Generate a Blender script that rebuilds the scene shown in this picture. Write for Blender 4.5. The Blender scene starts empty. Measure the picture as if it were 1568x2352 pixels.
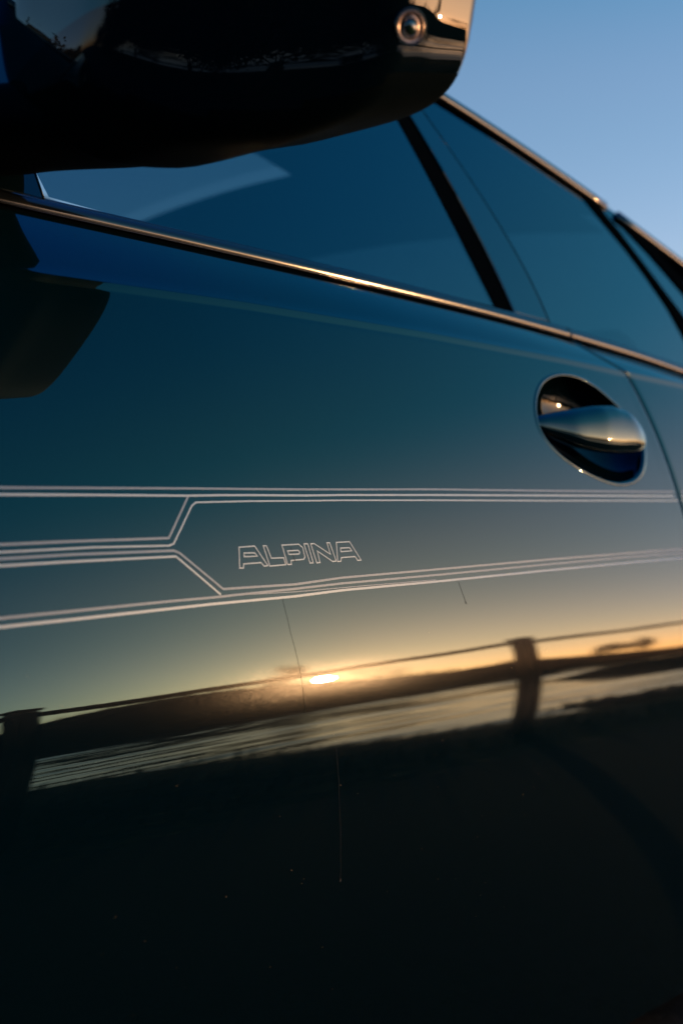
import bpy, bmesh, math, random
import numpy as np
from mathutils import Vector, Matrix
from mathutils.bvhtree import BVHTree
random.seed(7); rng = np.random.default_rng(7)
R = math.radians
scene = bpy.context.scene
C = scene.collection

# ------------------------------------------------------------------ camera, sky, sun, exposure
CAM = Vector((0.0, -0.85, 0.75))
YAW = 42.6                                   # view azimuth from the car's rear axis (+X) towards the car (+Y)
cam_data = bpy.data.cameras.new('camera'); cam = bpy.data.objects.new('camera', cam_data); C.objects.link(cam)
cam.location = CAM
cam.rotation_euler = (R(90), 0, R(YAW - 90))
cam_data.sensor_fit = 'HORIZONTAL'; cam_data.sensor_width = 24.0; cam_data.lens = 45.0
cam_data.shift_y = -36.0 / 1568.0            # the lens is level: a small rise/fall keeps the posts upright
cam_data.clip_start = 0.02; cam_data.clip_end = 6000
cam_data.dof.use_dof = True; cam_data.dof.focus_distance = 1.31; cam_data.dof.aperture_fstop = 3.1
cam_data.dof.aperture_blades = 0
scene.camera = cam

SUN_AZ, SUN_EL = 43.8, 3.5                  # from +X towards -Y
world = bpy.data.worlds.new('World'); scene.world = world; world.use_nodes = True
wn = world.node_tree; wn.nodes.clear()
sky = wn.nodes.new('ShaderNodeTexSky'); sky.sky_type = 'NISHITA'; sky.sun_disc = False
sky.sun_elevation = R(SUN_EL); sky.sun_rotation = R(90 + SUN_AZ)
sky.altitude = 0; sky.air_density = 0.82; sky.dust_density = 1.0; sky.ozone_density = 2.0
bg = wn.nodes.new('ShaderNodeBackground'); bg.inputs['Strength'].default_value = 0.15
wo = wn.nodes.new('ShaderNodeOutputWorld')
# dusk: the sky deepens to a teal blue towards the zenith
wtc = wn.nodes.new('ShaderNodeTexCoord'); wsp = wn.nodes.new('ShaderNodeSeparateXYZ'); wr = wn.nodes.new('ShaderNodeValToRGB'); wm = wn.nodes.new('ShaderNodeVectorMath'); wm.operation = 'MULTIPLY'
wr.color_ramp.interpolation = 'EASE'; el_ = wr.color_ramp.elements
for k_ in range(4): el_.new(0.5)
for e_, (p_, c_) in zip(el_, ((0.0, (1.02, 0.73, 0.88)), (0.12, (0.84, 0.69, 0.75)), (0.29, (0.68, 0.66, 0.70)), (0.48, (0.16, 0.58, 0.66)), (0.68, (0.05, 0.50, 0.72)), (0.95, (0.03, 0.42, 1.35)))): e_.position = p_; e_.color = (*c_, 1)
wn.links.new(wtc.outputs['Generated'], wsp.inputs[0]); wn.links.new(wsp.outputs['Z'], wr.inputs[0])
wn.links.new(sky.outputs[0], wm.inputs[0]); wn.links.new(wr.outputs[0], wm.inputs[1]); wn.links.new(wm.outputs[0], bg.inputs[0]); wn.links.new(bg.outputs[0], wo.inputs[0])
sd = bpy.data.lights.new('sun', 'SUN'); sd.energy = 0.7; sd.angle = R(0.65); sd.color = (1.0, 0.55, 0.24)
sun = bpy.data.objects.new('sun', sd); C.objects.link(sun)
to_sun = Vector((math.cos(R(SUN_AZ)) * math.cos(R(SUN_EL)), -math.sin(R(SUN_AZ)) * math.cos(R(SUN_EL)), math.sin(R(SUN_EL))))
sun.rotation_euler = to_sun.to_track_quat('Z', 'Y').to_euler()
sun.location = (20, -20, 8)
vs = scene.view_settings
vs.view_transform = 'Standard'; vs.look = 'None'; vs.gamma = 1.0; vs.use_curve_mapping = False
vs.exposure = 1.95
scene.render.engine = 'CYCLES'
cy = scene.cycles
cy.use_denoising = True; cy.max_bounces = 10; cy.glossy_bounces = 6; cy.transparent_max_bounces = 12
cy.sample_clamp_indirect = 80.0; cy.caustics_reflective = True

# ------------------------------------------------------------------ helpers
def tag(o, label=None, cat=None, group=None, kind=None):
    if label: o['label'] = label
    if cat: o['category'] = cat
    if group: o['group'] = group
    if kind: o['kind'] = kind
    return o

def link(name, me, mat=None, parent=None, smooth=True):
    o = bpy.data.objects.new(name, me); C.objects.link(o)
    if mat is not None and not me.materials:
        for m in (mat if isinstance(mat, (list, tuple)) else [mat]): me.materials.append(m)
    if parent is not None: o.parent = parent
    if smooth and len(me.polygons): me.polygons.foreach_set('use_smooth', [True] * len(me.polygons))
    return o

def obj(name, verts, faces, mat=None, parent=None, smooth=True, fix=True):
    me = bpy.data.meshes.new(name); me.from_pydata([tuple(map(float, v)) for v in verts], [], faces); me.update()
    if fix:
        bm = bmesh.new(); bm.from_mesh(me); bmesh.ops.recalc_face_normals(bm, faces=bm.faces); bm.to_mesh(me); bm.free()
    return link(name, me, mat, parent, smooth)

def empty(name, loc, parent=None):
    o = bpy.data.objects.new(name, None); C.objects.link(o); o.location = loc
    o.empty_display_size = 0.2
    if parent: o.parent = parent
    return o

def bm_obj(name, bm, mat=None, parent=None, smooth=True, bevel=0, seg=2):
    if bevel:
        es = [e for e in bm.edges if len(e.link_faces) == 2 and e.calc_face_angle(0) > 0.5]
        bmesh.ops.bevel(bm, geom=es, offset=bevel, segments=seg, affect='EDGES', profile=0.6)
    bmesh.ops.recalc_face_normals(bm, faces=bm.faces)
    me = bpy.data.meshes.new(name); bm.to_mesh(me); bm.free()
    return link(name, me, mat, parent, smooth)

def box(bm, c, s, rot=None):
    r = bmesh.ops.create_cube(bm, size=1.0)
    M = Matrix.Translation(Vector(c)) @ (rot.to_4x4() if rot else Matrix.Identity(4)) @ Matrix.Diagonal((s[0], s[1], s[2], 1))
    bmesh.ops.transform(bm, matrix=M, verts=r['verts']); return r['verts']

def tube(path, rad, n=8, squash=None, close=False):
    """verts, faces of a tube along path; rad a number or one per point; squash=(axis vector, factor)."""
    P = [Vector(p) for p in path]; V = []; Fc = []; m = len(P)
    ref = Vector((0, 0, 1))
    for i, p in enumerate(P):
        t = ((P[(i + 1) % m] - P[i - 1]) if close else (P[min(i + 1, m - 1)] - P[max(i - 1, 0)])).normalized()
        rr = ref if abs(t.dot(ref)) < 0.95 else Vector((1, 0, 0))
        a = t.cross(rr).normalized(); b = a.cross(t).normalized()
        r = rad[i] if hasattr(rad, '__len__') else rad
        for k in range(n):
            w = 2 * math.pi * k / n; d = a * math.cos(w) * r + b * math.sin(w) * r
            if squash: d = d - squash[0] * (d.dot(squash[0]) * (1 - squash[1]))
            V.append(p + d)
    for i in range(m if close else m - 1):
        j = (i + 1) % m
        for k in range(n):
            Fc.append((i * n + k, i * n + (k + 1) % n, j * n + (k + 1) % n, j * n + k))
    if not close:
        Fc.append(tuple(range(n))); Fc.append(tuple((m - 1) * n + k for k in range(n)))
    return V, Fc

def grid_faces(nu, nv, skip=None):
    return [(i * nv + j, i * nv + j + 1, (i + 1) * nv + j + 1, (i + 1) * nv + j)
            for i in range(nu - 1) for j in range(nv - 1) if not (skip and skip(i, j))]

def resample(pts, step):
    out = [pts[0]]
    for a, b in zip(pts[:-1], pts[1:]):
        d = math.dist(a, b); n = max(1, int(d / step))
        for k in range(1, n + 1): out.append(tuple(a[i] + (b[i] - a[i]) * k / n for i in range(len(a))))
    return out

# ------------------------------------------------------------------ materials
def mat(name, base=(0.5, 0.5, 0.5), rough=0.5, metal=0.0, **kw):
    m = bpy.data.materials.new(name); m.use_nodes = True
    b = m.node_tree.nodes['Principled BSDF']
    b.inputs['Base Color'].default_value = (*base, 1); b.inputs['Roughness'].default_value = rough; b.inputs['Metallic'].default_value = metal
    for k, v in kw.items(): b.inputs[k.replace('_', ' ')].default_value = v
    return m

def nd(m, t, **kw):
    n = m.node_tree.nodes.new(t)
    for k, v in kw.items(): setattr(n, k, v)
    return n

def noise_colour(m, scale, c0, c1, detail=4, lo=0.35, hi=0.65, stretch=None):
    nt = m.node_tree; b = nt.nodes['Principled BSDF']
    tc = nd(m, 'ShaderNodeTexCoord'); n = nd(m, 'ShaderNodeTexNoise'); r = nd(m, 'ShaderNodeValToRGB')
    n.inputs['Scale'].default_value = scale; n.inputs['Detail'].default_value = detail
    r.color_ramp.elements[0].position = lo; r.color_ramp.elements[1].position = hi
    r.color_ramp.elements[0].color = (*c0, 1); r.color_ramp.elements[1].color = (*c1, 1)
    if stretch:
        mp = nd(m, 'ShaderNodeMapping'); mp.inputs['Scale'].default_value = stretch
        nt.links.new(tc.outputs['Object'], mp.inputs[0]); nt.links.new(mp.outputs[0], n.inputs['Vector'])
    else: nt.links.new(tc.outputs['Object'], n.inputs['Vector'])
    nt.links.new(n.outputs['Fac'], r.inputs[0]); nt.links.new(r.outputs[0], b.inputs['Base Color'])
    return n

def bump(m, scale, dist, detail=2, stretch=None, target='Normal', strength=1.0):
    nt = m.node_tree; b = nt.nodes['Principled BSDF']
    tc = nd(m, 'ShaderNodeTexCoord'); n = nd(m, 'ShaderNodeTexNoise'); bp = nd(m, 'ShaderNodeBump')
    n.inputs['Scale'].default_value = scale; n.inputs['Detail'].default_value = detail
    bp.inputs['Distance'].default_value = dist; bp.inputs['Strength'].default_value = strength
    if stretch:
        mp = nd(m, 'ShaderNodeMapping'); mp.inputs['Scale'].default_value = stretch
        nt.links.new(tc.outputs['Object'], mp.inputs[0]); nt.links.new(mp.outputs[0], n.inputs['Vector'])
    else: nt.links.new(tc.outputs['Object'], n.inputs['Vector'])
    nt.links.new(n.outputs['Fac'], bp.inputs['Height']); nt.links.new(bp.outputs[0], b.inputs[target])
    return bp

def lacquer(m, tint, ior, rough, scale, dist):
    """clear lacquer over a base: Fresnel-weighted sharp reflection with a slight orange peel."""
    nt = m.node_tree; b = nt.nodes['Principled BSDF']; out = [n for n in nt.nodes if n.type == 'OUTPUT_MATERIAL'][0]; L = nt.links.new
    tc = nd(m, 'ShaderNodeTexCoord'); n = nd(m, 'ShaderNodeTexNoise'); bp = nd(m, 'ShaderNodeBump')
    n.inputs['Scale'].default_value = scale; n.inputs['Detail'].default_value = 1.5; bp.inputs['Distance'].default_value = dist
    g = nd(m, 'ShaderNodeBsdfGlossy'); g.inputs['Color'].default_value = (*tint, 1) if isinstance(tint, tuple) else (1, 1, 1, 1); g.inputs['Roughness'].default_value = rough
    fr = nd(m, 'ShaderNodeFresnel'); fr.inputs['IOR'].default_value = ior; mx = nd(m, 'ShaderNodeMixShader')
    L(tc.outputs['Object'], n.inputs['Vector']); L(n.outputs['Fac'], bp.inputs['Height']); L(bp.outputs[0], g.inputs['Normal']); L(bp.outputs[0], fr.inputs['Normal'])
    if not isinstance(tint, tuple):       # pearl lacquer: teal seen square on, neutral at a glancing angle
        lw = nd(m, 'ShaderNodeLayerWeight'); lw.inputs['Blend'].default_value = 0.5; rp = nd(m, 'ShaderNodeValToRGB'); el = rp.color_ramp.elements
        while len(el) < len(tint): el.new(0.5)
        for e_, (p_, c_) in zip(el, tint): e_.position = p_; e_.color = (*c_, 1)
        L(lw.outputs['Facing'], rp.inputs[0]); L(rp.outputs[0], g.inputs['Color'])
    L(fr.outputs[0], mx.inputs[0]); L(b.outputs[0], mx.inputs[1]); L(g.outputs[0], mx.inputs[2]); L(mx.outputs[0], out.inputs[0])

TEAL = (0.82, 0.96, 1.0)
PEARL = [(0.15, (0.42, 0.88, 1.0)), (0.33, (0.70, 0.94, 0.96)), (0.55, (0.80, 0.98, 0.98))]
def make_paint():
    m = mat('teal_paint', (0.0002, 0.0050, 0.0080), 0.125, 0.0, Specular_IOR_Level=0.024)
    nt = m.node_tree; b = nt.nodes['Principled BSDF']
    tc = nd(m, 'ShaderNodeTexCoord')
    # metal flake: every tiny cell tips its own way under the clear coat
    v = nd(m, 'ShaderNodeTexVoronoi'); v.inputs['Scale'].default_value = 4200
    g = nd(m, 'ShaderNodeNewGeometry'); sub = nd(m, 'ShaderNodeVectorMath', operation='SUBTRACT'); sub.inputs[1].default_value = (0.5, 0.5, 0.5)
    sc = nd(m, 'ShaderNodeVectorMath', operation='SCALE'); sc.inputs['Scale'].default_value = 0.045
    ad = nd(m, 'ShaderNodeVectorMath', operation='ADD'); no = nd(m, 'ShaderNodeVectorMath', operation='NORMALIZE')
    L = nt.links.new
    L(tc.outputs['Object'], v.inputs['Vector']); L(v.outputs['Color'], sub.inputs[0]); L(sub.outputs[0], sc.inputs[0])
    L(g.outputs['Normal'], ad.inputs[0]); L(sc.outputs[0], ad.inputs[1]); L(ad.outputs[0], no.inputs[0]); L(no.outputs[0], b.inputs['Normal'])
    lacquer(m, PEARL, 1.56, 0.004, 130, 0.0000035)
    return m

paint = make_paint()
trim_m = mat('pillar_gloss', (0.001, 0.004, 0.006), 0.4, 0, Specular_IOR_Level=0.0); lacquer(trim_m, (0.85, 0.97, 1.0), 1.95, 0.01, 60, 0.000002)
gloss = mat('gloss_black', (0.001, 0.004, 0.006), 0.4, 0, Specular_IOR_Level=0.0); lacquer(gloss, (0.75, 0.95, 1.0), 1.55, 0.01, 90, 0.000002)
cup_m = mat('handle_cup_shaded', (0.0005, 0.003, 0.0045), 0.5, 0, Specular_IOR_Level=0.0); lacquer(cup_m, (0.9, 0.97, 1.0), 1.24, 0.02, 90, 0.000002)  # bowl kept near black: shade under the bar put into its finish
under_m = mat('matte_black_plastic', (0.0004, 0.0030, 0.0045), 0.6, 0, Specular_IOR_Level=0.015); bump(under_m, 900, 0.0001, 2)
cover = mat('satin_black_plastic', (0.001, 0.004, 0.006), 0.4, 0, Specular_IOR_Level=0.0); lacquer(cover, (0.92, 0.96, 1.0), 1.45, 0.008, 200, 0.000002)
rubber = mat('seal_rubber', (0.001, 0.002, 0.003), 0.6, 0, Specular_IOR_Level=0.0)
seal_m = mat('polished_seal', (0.004, 0.006, 0.008), 0.12, 0, Specular_IOR_Level=0.6)
chrome = mat('dark_chrome', (0.010, 0.0098, 0.0092), 0.07, 1.0); bump(chrome, 300, 0.000004, 1)
roof_chrome = mat('roof_chrome', (0.17, 0.145, 0.12), 0.10, 1.0)
foil_b = mat('silver_foil_pale', (0.31, 0.39, 0.44), 0.4, 0.2)
foil_d = mat('silver_foil_shaded', (0.16, 0.22, 0.28), 0.42, 0.2)  # same silver as the pale foil; its duller lighting put into the colour
inner = mat('dark_interior', (0.018, 0.018, 0.020), 0.7); bump(inner, 90, 0.0004, 3)
head_m = mat('headliner_cloth', (0.03, 0.032, 0.035), 0.9); bump(head_m, 500, 0.0002, 2)
tyre_m = mat('tyre_rubber', (0.012, 0.012, 0.013), 0.75); bump(tyre_m, 60, 0.001, 3)
alloy = mat('alloy', (0.42, 0.42, 0.43), 0.28, 1.0)
dirt_m = mat('dried_drip', (0.035, 0.036, 0.036), 0.8, 0, Specular_IOR_Level=0.1)
speck_m = mat('road_dust', (0.30, 0.20, 0.10), 0.6)
lens_m = mat('lens_glass', (0.012, 0.03, 0.014), 0.03, 0, Specular_IOR_Level=0.9, Coat_Weight=1.0, Coat_Roughness=0.0)
lens_r = mat('lens_barrel', (0.16, 0.12, 0.11), 0.2, 0.9)

def make_glass(name, tint, ior=1.5):
    m = bpy.data.materials.new(name); m.use_nodes = True; nt = m.node_tree; nt.nodes.clear()
    o = nd(m, 'ShaderNodeOutputMaterial'); mx = nd(m, 'ShaderNodeMixShader'); fr = nd(m, 'ShaderNodeFresnel')
    t = nd(m, 'ShaderNodeBsdfTransparent'); g = nd(m, 'ShaderNodeBsdfGlossy'); g.inputs['Roughness'].default_value = 0.0
    t.inputs[0].default_value = (*tint, 1); fr.inputs['IOR'].default_value = ior
    g.inputs[0].default_value = (*TEAL, 1)
    ge = nd(m, 'ShaderNodeNewGeometry'); mi = nd(m, 'ShaderNodeMix'); mi.inputs[2].default_value = ior; mi.inputs[3].default_value = 1 / ior   # a thin pane reflects alike from both sides
    nt.links.new(ge.outputs['Backfacing'], mi.inputs[0]); nt.links.new(mi.outputs[0], fr.inputs['IOR'])
    nt.links.new(fr.outputs[0], mx.inputs[0]); nt.links.new(t.outputs[0], mx.inputs[1]); nt.links.new(g.outputs[0], mx.inputs[2])
    nt.links.new(mx.outputs[0], o.inputs[0]); return m
glass = make_glass('tinted_glass', (0.10, 0.18, 0.20), 1.95)
clear = make_glass('sunroof_glass', (0.80, 0.88, 0.90))

grass_m = mat('grass', (0.03, 0.04, 0.015), 0.8, 0, Specular_IOR_Level=0.1); noise_colour(grass_m, 3.0, (0.015, 0.024, 0.010), (0.04, 0.042, 0.018))
soil_m = mat('bank_soil', (0.04, 0.04, 0.02), 0.9, 0, Specular_IOR_Level=0.05); noise_colour(soil_m, 0.8, (0.014, 0.020, 0.010), (0.034, 0.036, 0.02), 6); bump(soil_m, 8, 0.03, 5)
asphalt = mat('asphalt', (0.045, 0.045, 0.047), 0.9, 0, Specular_IOR_Level=0.06); noise_colour(asphalt, 60, (0.010, 0.012, 0.013), (0.026, 0.027, 0.027), 8); bump(asphalt, 220, 0.004, 4)
water_m = mat('water', (0.006, 0.012, 0.012), 0.06, 0, IOR=1.33, Specular_IOR_Level=0.5); bump(water_m, 3.0, 0.006, 3, stretch=(0.5, 1.6, 1))
wood = mat('weathered_wood', (0.09, 0.07, 0.05), 0.85, 0, Specular_IOR_Level=0.1); noise_colour(wood, 14, (0.02, 0.017, 0.014), (0.055, 0.045, 0.034), 6, stretch=(1, 1, 0.1)); bump(wood, 30, 0.004, 5, stretch=(1, 1, 0.08))
bark = mat('bark', (0.05, 0.04, 0.03), 0.9); bump(bark, 20, 0.02, 4)
leaf = mat('foliage', (0.05, 0.055, 0.02), 0.6); noise_colour(leaf, 1.3, (0.018, 0.026, 0.010), (0.05, 0.046, 0.02))
twig = mat('bare_twigs', (0.07, 0.05, 0.035), 0.8)
GLASS_PLANE = [0.0568,0.00999]
SKIN = [0.6,0.95,0.085,5.85]
RIDGE = [[0.6277,0.9501], [0.7317,0.9452], [1.0595,0.9478], [1.3277,0.948], [1.4243,0.9431], [1.8578,0.9258]]
BELT = [[0.6549,1.0198], [0.6985,1.0186], [0.7914,1.0161], [0.8874,1.0137], [1.0157,1.0087], [1.1125,1.007], [1.3213,0.9963], [1.4601,0.9913], [1.6037,0.982], [1.7405,0.9708], [1.9264,0.9516]]
STRIPES = [["d",0.0022, [[0.5591,0.7571], [0.572,0.757], [0.6404,0.7571], [0.7705,0.7573], [0.8446,0.7571], [0.9262,0.757], [0.9784,0.7572], [1.137,0.7579], [1.359,0.7571], [1.5771,0.7566], [1.7703,0.7565], [2.2619,0.7562]]], ["b",0.0022, [[0.558,0.7517], [0.5709,0.7515], [0.6633,0.7512], [0.7673,0.7506], [0.8065,0.7511], [0.8428,0.7512], [0.9242,0.7509], [0.9764,0.7514], [1.1343,0.7515], [1.356,0.7511], [1.5734,0.7506], [1.7659,0.75], [2.2559,0.7492]]], ["d",0.0022, [[0.7677,0.7502], [0.7629,0.7446], [0.7356,0.7128], [0.6921,0.7126], [0.6308,0.7125], [0.5633,0.7117], [0.5505,0.7115]]], ["b",0.0017, [[2.2493,0.7415], [1.7615,0.7435], [1.5695,0.744], [1.3527,0.7445], [1.1319,0.7456], [0.9745,0.7459], [0.9056,0.7455], [0.8411,0.7454], [0.7756,0.7445], [0.7696,0.7413], [0.7398,0.7076], [0.734,0.7061], [0.6535,0.707], [0.5622,0.7058], [0.5495,0.7055]]], ["d",0.0022, [[0.5486,0.7004], [0.5613,0.7006], [0.6286,0.7017], [0.7384,0.7016], [0.7447,0.6993], [0.7888,0.6651], [0.8824,0.6647], [0.9501,0.6679], [1.1038,0.6697], [1.3196,0.6723], [1.531,0.6739], [1.719,0.6747], [2.1977,0.6762]]], ["b",0.002, [[0.5477,0.6951], [0.5603,0.6952], [0.6274,0.696], [0.7399,0.6964], [0.7848,0.6603]]], ["d",0.0022, [[0.5411,0.6547], [0.5536,0.6549], [0.62,0.656], [0.7194,0.6578], [0.783,0.6584], [0.8035,0.659], [0.8813,0.6605], [0.9485,0.6623], [1.1017,0.6637], [1.3172,0.6666], [1.5285,0.6688], [1.7158,0.6691], [2.1935,0.6704]]], ["b",0.0024, [[0.5401,0.6481], [0.5526,0.6483], [0.6189,0.6494], [0.7731,0.6525], [0.8795,0.6534], [0.9467,0.6555], [1.0995,0.6567], [1.3143,0.6594], [1.5249,0.6614], [1.7121,0.6624], [2.1888,0.6638]]], ["d",0.0009, [[0.8035,0.6588], [0.8805,0.6576], [0.9909,0.6583], [1.1001,0.6586]]]]
LETTERS = [[[[0.8178,0.7023], [0.838,0.7028], [0.8504,0.684], [0.8454,0.6836], [0.8422,0.6871], [0.8198,0.6867], [0.8185,0.6831], [0.8137,0.6831]], [[0.8227,0.6967], [0.8363,0.6965], [0.8391,0.6933], [0.822,0.6933]]], [[[0.8493,0.7027], [0.8535,0.7026], [0.8569,0.6907], [0.8735,0.6906], [0.8748,0.6839], [0.8529,0.6834]]], [[[0.8743,0.7027], [0.8977,0.7029], [0.9024,0.6994], [0.903,0.6901], [0.9005,0.6881], [0.8826,0.6876], [0.8822,0.6838], [0.8772,0.6839]], [[0.8805,0.697], [0.8953,0.697], [0.897,0.6952], [0.8956,0.6934], [0.8814,0.6935]]], [[[0.9051,0.703], [0.9106,0.703], [0.913,0.6842], [0.9084,0.6841]]], [[[0.9147,0.7029], [0.9197,0.7029], [0.9402,0.6917], [0.9383,0.7032], [0.9426,0.7032], [0.9467,0.6848], [0.9414,0.6844], [0.9221,0.6955], [0.9228,0.6842], [0.9181,0.6839]]], [[[0.9524,0.7032], [0.9725,0.7034], [0.9845,0.6843], [0.9791,0.6841], [0.9761,0.6882], [0.9553,0.6878], [0.9536,0.6842], [0.9488,0.6841]], [[0.9568,0.6974], [0.9706,0.6974], [0.9731,0.6941], [0.9564,0.6937]]]]
CUP = [[1.3948,0.8556], [1.402,0.8704], [1.4153,0.8857], [1.4388,0.9026], [1.471,0.9135], [1.5042,0.9185], [1.5404,0.9173], [1.5778,0.9072], [1.6102,0.8885], [1.638,0.8686], [1.6553,0.846], [1.6574,0.8253], [1.6451,0.8044], [1.6267,0.786], [1.6002,0.7727], [1.5663,0.7666], [1.5309,0.7675], [1.4921,0.7756], [1.4498,0.7895], [1.4181,0.8048], [1.3974,0.8239], [1.3913,0.8401]]
BAR = [[1.3768,0.8474,0.0029,0.002], [1.3888,0.8439,0.0094,0.006], [1.4079,0.8418,0.0154,0.01], [1.4366,0.8377,0.0246,0.014], [1.469,0.8318,0.0358,0.0175], [1.5091,0.8296,0.0433,0.02], [1.5503,0.8298,0.0454,0.021], [1.5847,0.8304,0.0402,0.02], [1.6114,0.8302,0.0303,0.017], [1.6285,0.829,0.0181,0.011], [1.6364,0.8282,0.0071,0.004]]
SHUT = [[1.6846,0.9324], [1.697,0.892], [1.7043,0.8334], [1.7049,0.7691], [1.7044,0.7215], [1.7051,0.6496], [1.7053,0.5877], [1.7052,0.4952]]
SHOULDER_SHUT = [1.6082,0.9818]
GLASS_FRONT = [[0.722,1.0406], [0.8255,1.0339], [1.089,1.0252], [1.3148,1.0118], [1.4706,1.0078], [1.4575,1.0678], [1.4448,1.2011], [1.3961,1.3094]]
BAND_B = [[1.3252,1.4421], [1.3413,1.4096], [1.3558,1.3766], [1.3688,1.3432], [1.3805,1.3095], [1.391,1.2756], [1.4004,1.2416], [1.4089,1.2075], [1.4167,1.1734], [1.4238,1.1395], [1.4306,1.1057], [1.437,1.0721], [1.4434,1.0387], [1.4498,1.0055], [1.4875,1.0059], [1.4855,1.0404], [1.4817,1.0751], [1.4759,1.1098], [1.4685,1.1445], [1.4596,1.1791], [1.4493,1.2136], [1.4378,1.2479], [1.4252,1.2821], [1.4118,1.3162], [1.3977,1.35], [1.383,1.3838], [1.3679,1.4174], [1.3526,1.4509]]
TRIM_B = [[1.3526,1.4509], [1.3679,1.4174], [1.383,1.3838], [1.3977,1.35], [1.4118,1.3162], [1.4252,1.2821], [1.4378,1.2479], [1.4493,1.2136], [1.4596,1.1791], [1.4685,1.1445], [1.4759,1.1098], [1.4817,1.0751], [1.4855,1.0404], [1.4875,1.0059], [1.5697,1.0017], [1.5687,1.0388], [1.5633,1.0757], [1.5541,1.1123], [1.5415,1.1485], [1.5263,1.1844], [1.509,1.2198], [1.4902,1.2549], [1.4704,1.2896], [1.4504,1.324], [1.4305,1.3583], [1.4113,1.3927], [1.3934,1.4273], [1.3771,1.4624]]
BAND_C = [[1.3726,1.4609], [1.3888,1.4259], [1.4067,1.3914], [1.4258,1.3571], [1.4456,1.3228], [1.4656,1.2884], [1.4853,1.2538], [1.5041,1.2188], [1.5214,1.1835], [1.5366,1.1477], [1.5491,1.1115], [1.5583,1.075], [1.5637,1.0382], [1.5647,1.0012], [1.5809,1.0029], [1.58,1.0401], [1.5746,1.0772], [1.5654,1.114], [1.5528,1.1504], [1.5375,1.1865], [1.5201,1.2221], [1.5011,1.2573], [1.4813,1.2921], [1.4611,1.3267], [1.4411,1.3612], [1.4218,1.3957], [1.4038,1.4305], [1.3875,1.4657]]
GLASS_REAR = [[1.5725,1.002], [1.6433,0.9952], [1.7992,0.9798], [1.9985,0.9545], [2.1239,0.9297], [2.0591,0.976], [2.0082,1.0431], [1.9386,1.1734], [1.8517,1.2637], [1.5755,1.3235], [1.4786,1.3467], [1.3336,1.3958], [1.3842,1.4647], [1.453,1.3308], [1.525,1.2066], [1.5642,1.1044]]
BAND_D = [[1.8517,1.2637], [1.9386,1.1734], [1.9966,1.0936], [2.013,1.0256], [2.0266,0.9162], [2.0704,0.9188], [2.0544,1.0147], [2.046,1.0621], [1.9904,1.1364], [1.9389,1.2045], [1.8817,1.2631], [1.8721,1.2724]]
GLASS_QUARTER = [[1.8817,1.2631], [1.9389,1.2045], [1.9904,1.1364], [2.046,1.0621], [2.0664,0.9147], [2.2137,0.895], [2.2008,0.9708], [2.1516,1.0645], [2.1027,1.1245], [2.0391,1.1806], [1.9758,1.239], [1.9005,1.2618]]
BAND_E = [[1.9476,1.2317], [2.0233,1.1749], [2.0909,1.1116], [2.2025,0.9547], [2.2093,0.8908], [2.2495,0.8846], [2.2404,0.9737], [2.1887,1.0851], [2.1145,1.1376], [2.0551,1.1863], [1.9822,1.2377]]
RAIL_TOP = [[1.2017,1.4289], [1.3327,1.3942], [1.5033,1.3603], [1.5936,1.3397], [1.7191,1.3067], [1.8595,1.2668], [1.9521,1.2373], [2.0348,1.2087], [2.144,1.1701], [2.3118,1.0987], [2.5018,0.9928], [2.6421,0.92]]
SAIL = [[0.7211,1.037], [0.6882,1.0389], [0.5762,1.0404], [0.574,1.2548], [0.6875,1.3213], [0.7171,1.2153], [0.7314,1.1654]]
SAIL_TRIM = [[0.5748,1.0393], [0.6621,1.0353], [0.6859,1.0359], [0.7223,1.0342]]
MIRROR = [[0.585, 0.035, 0.075, 1.135, 1.20], [0.60, -0.04, 0.085, 1.08, 1.235], [0.64, -0.085, 0.085, 1.048, 1.255], [0.68, -0.125, 0.082, 1.035, 1.268],
          [0.74, -0.175, 0.078, 1.04, 1.28], [0.785, -0.2095, 0.07, 1.057, 1.285], [0.82, -0.2111, 0.066, 1.068, 1.274], [0.86, -0.2114, 0.06, 1.08, 1.262]]
MSHEAR = 0.0
MSPLIT = (1.09, 0.33)
MTILT = 0.19
MARM = [[0.48, 0.70, 0.225, 1.046, 1.095], [0.51, 0.71, 0.17, 1.048, 1.10], [0.55, 0.74, 0.12, 1.048, 1.10], [0.59, 0.77, 0.07, 1.046, 1.105], [0.63, 0.77, 0.02, 1.046, 1.105]]
LENS = (0.80, -0.19, 1.13)
DRIPS = [([[0.862, 0.655], [0.866, 0.62], [0.872, 0.585], [0.874, 0.545]], 0.0003, 0.0005), ([[0.914, 0.505], [0.917, 0.46], [0.920, 0.41], [0.922, 0.375]], 0.0004, 0.0014), ([[0.886, 0.70], [0.888, 0.688]], 0.0007, 0.0008), ([[1.14, 0.655], [1.146, 0.632]], 0.0006, 0.001)]
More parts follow.
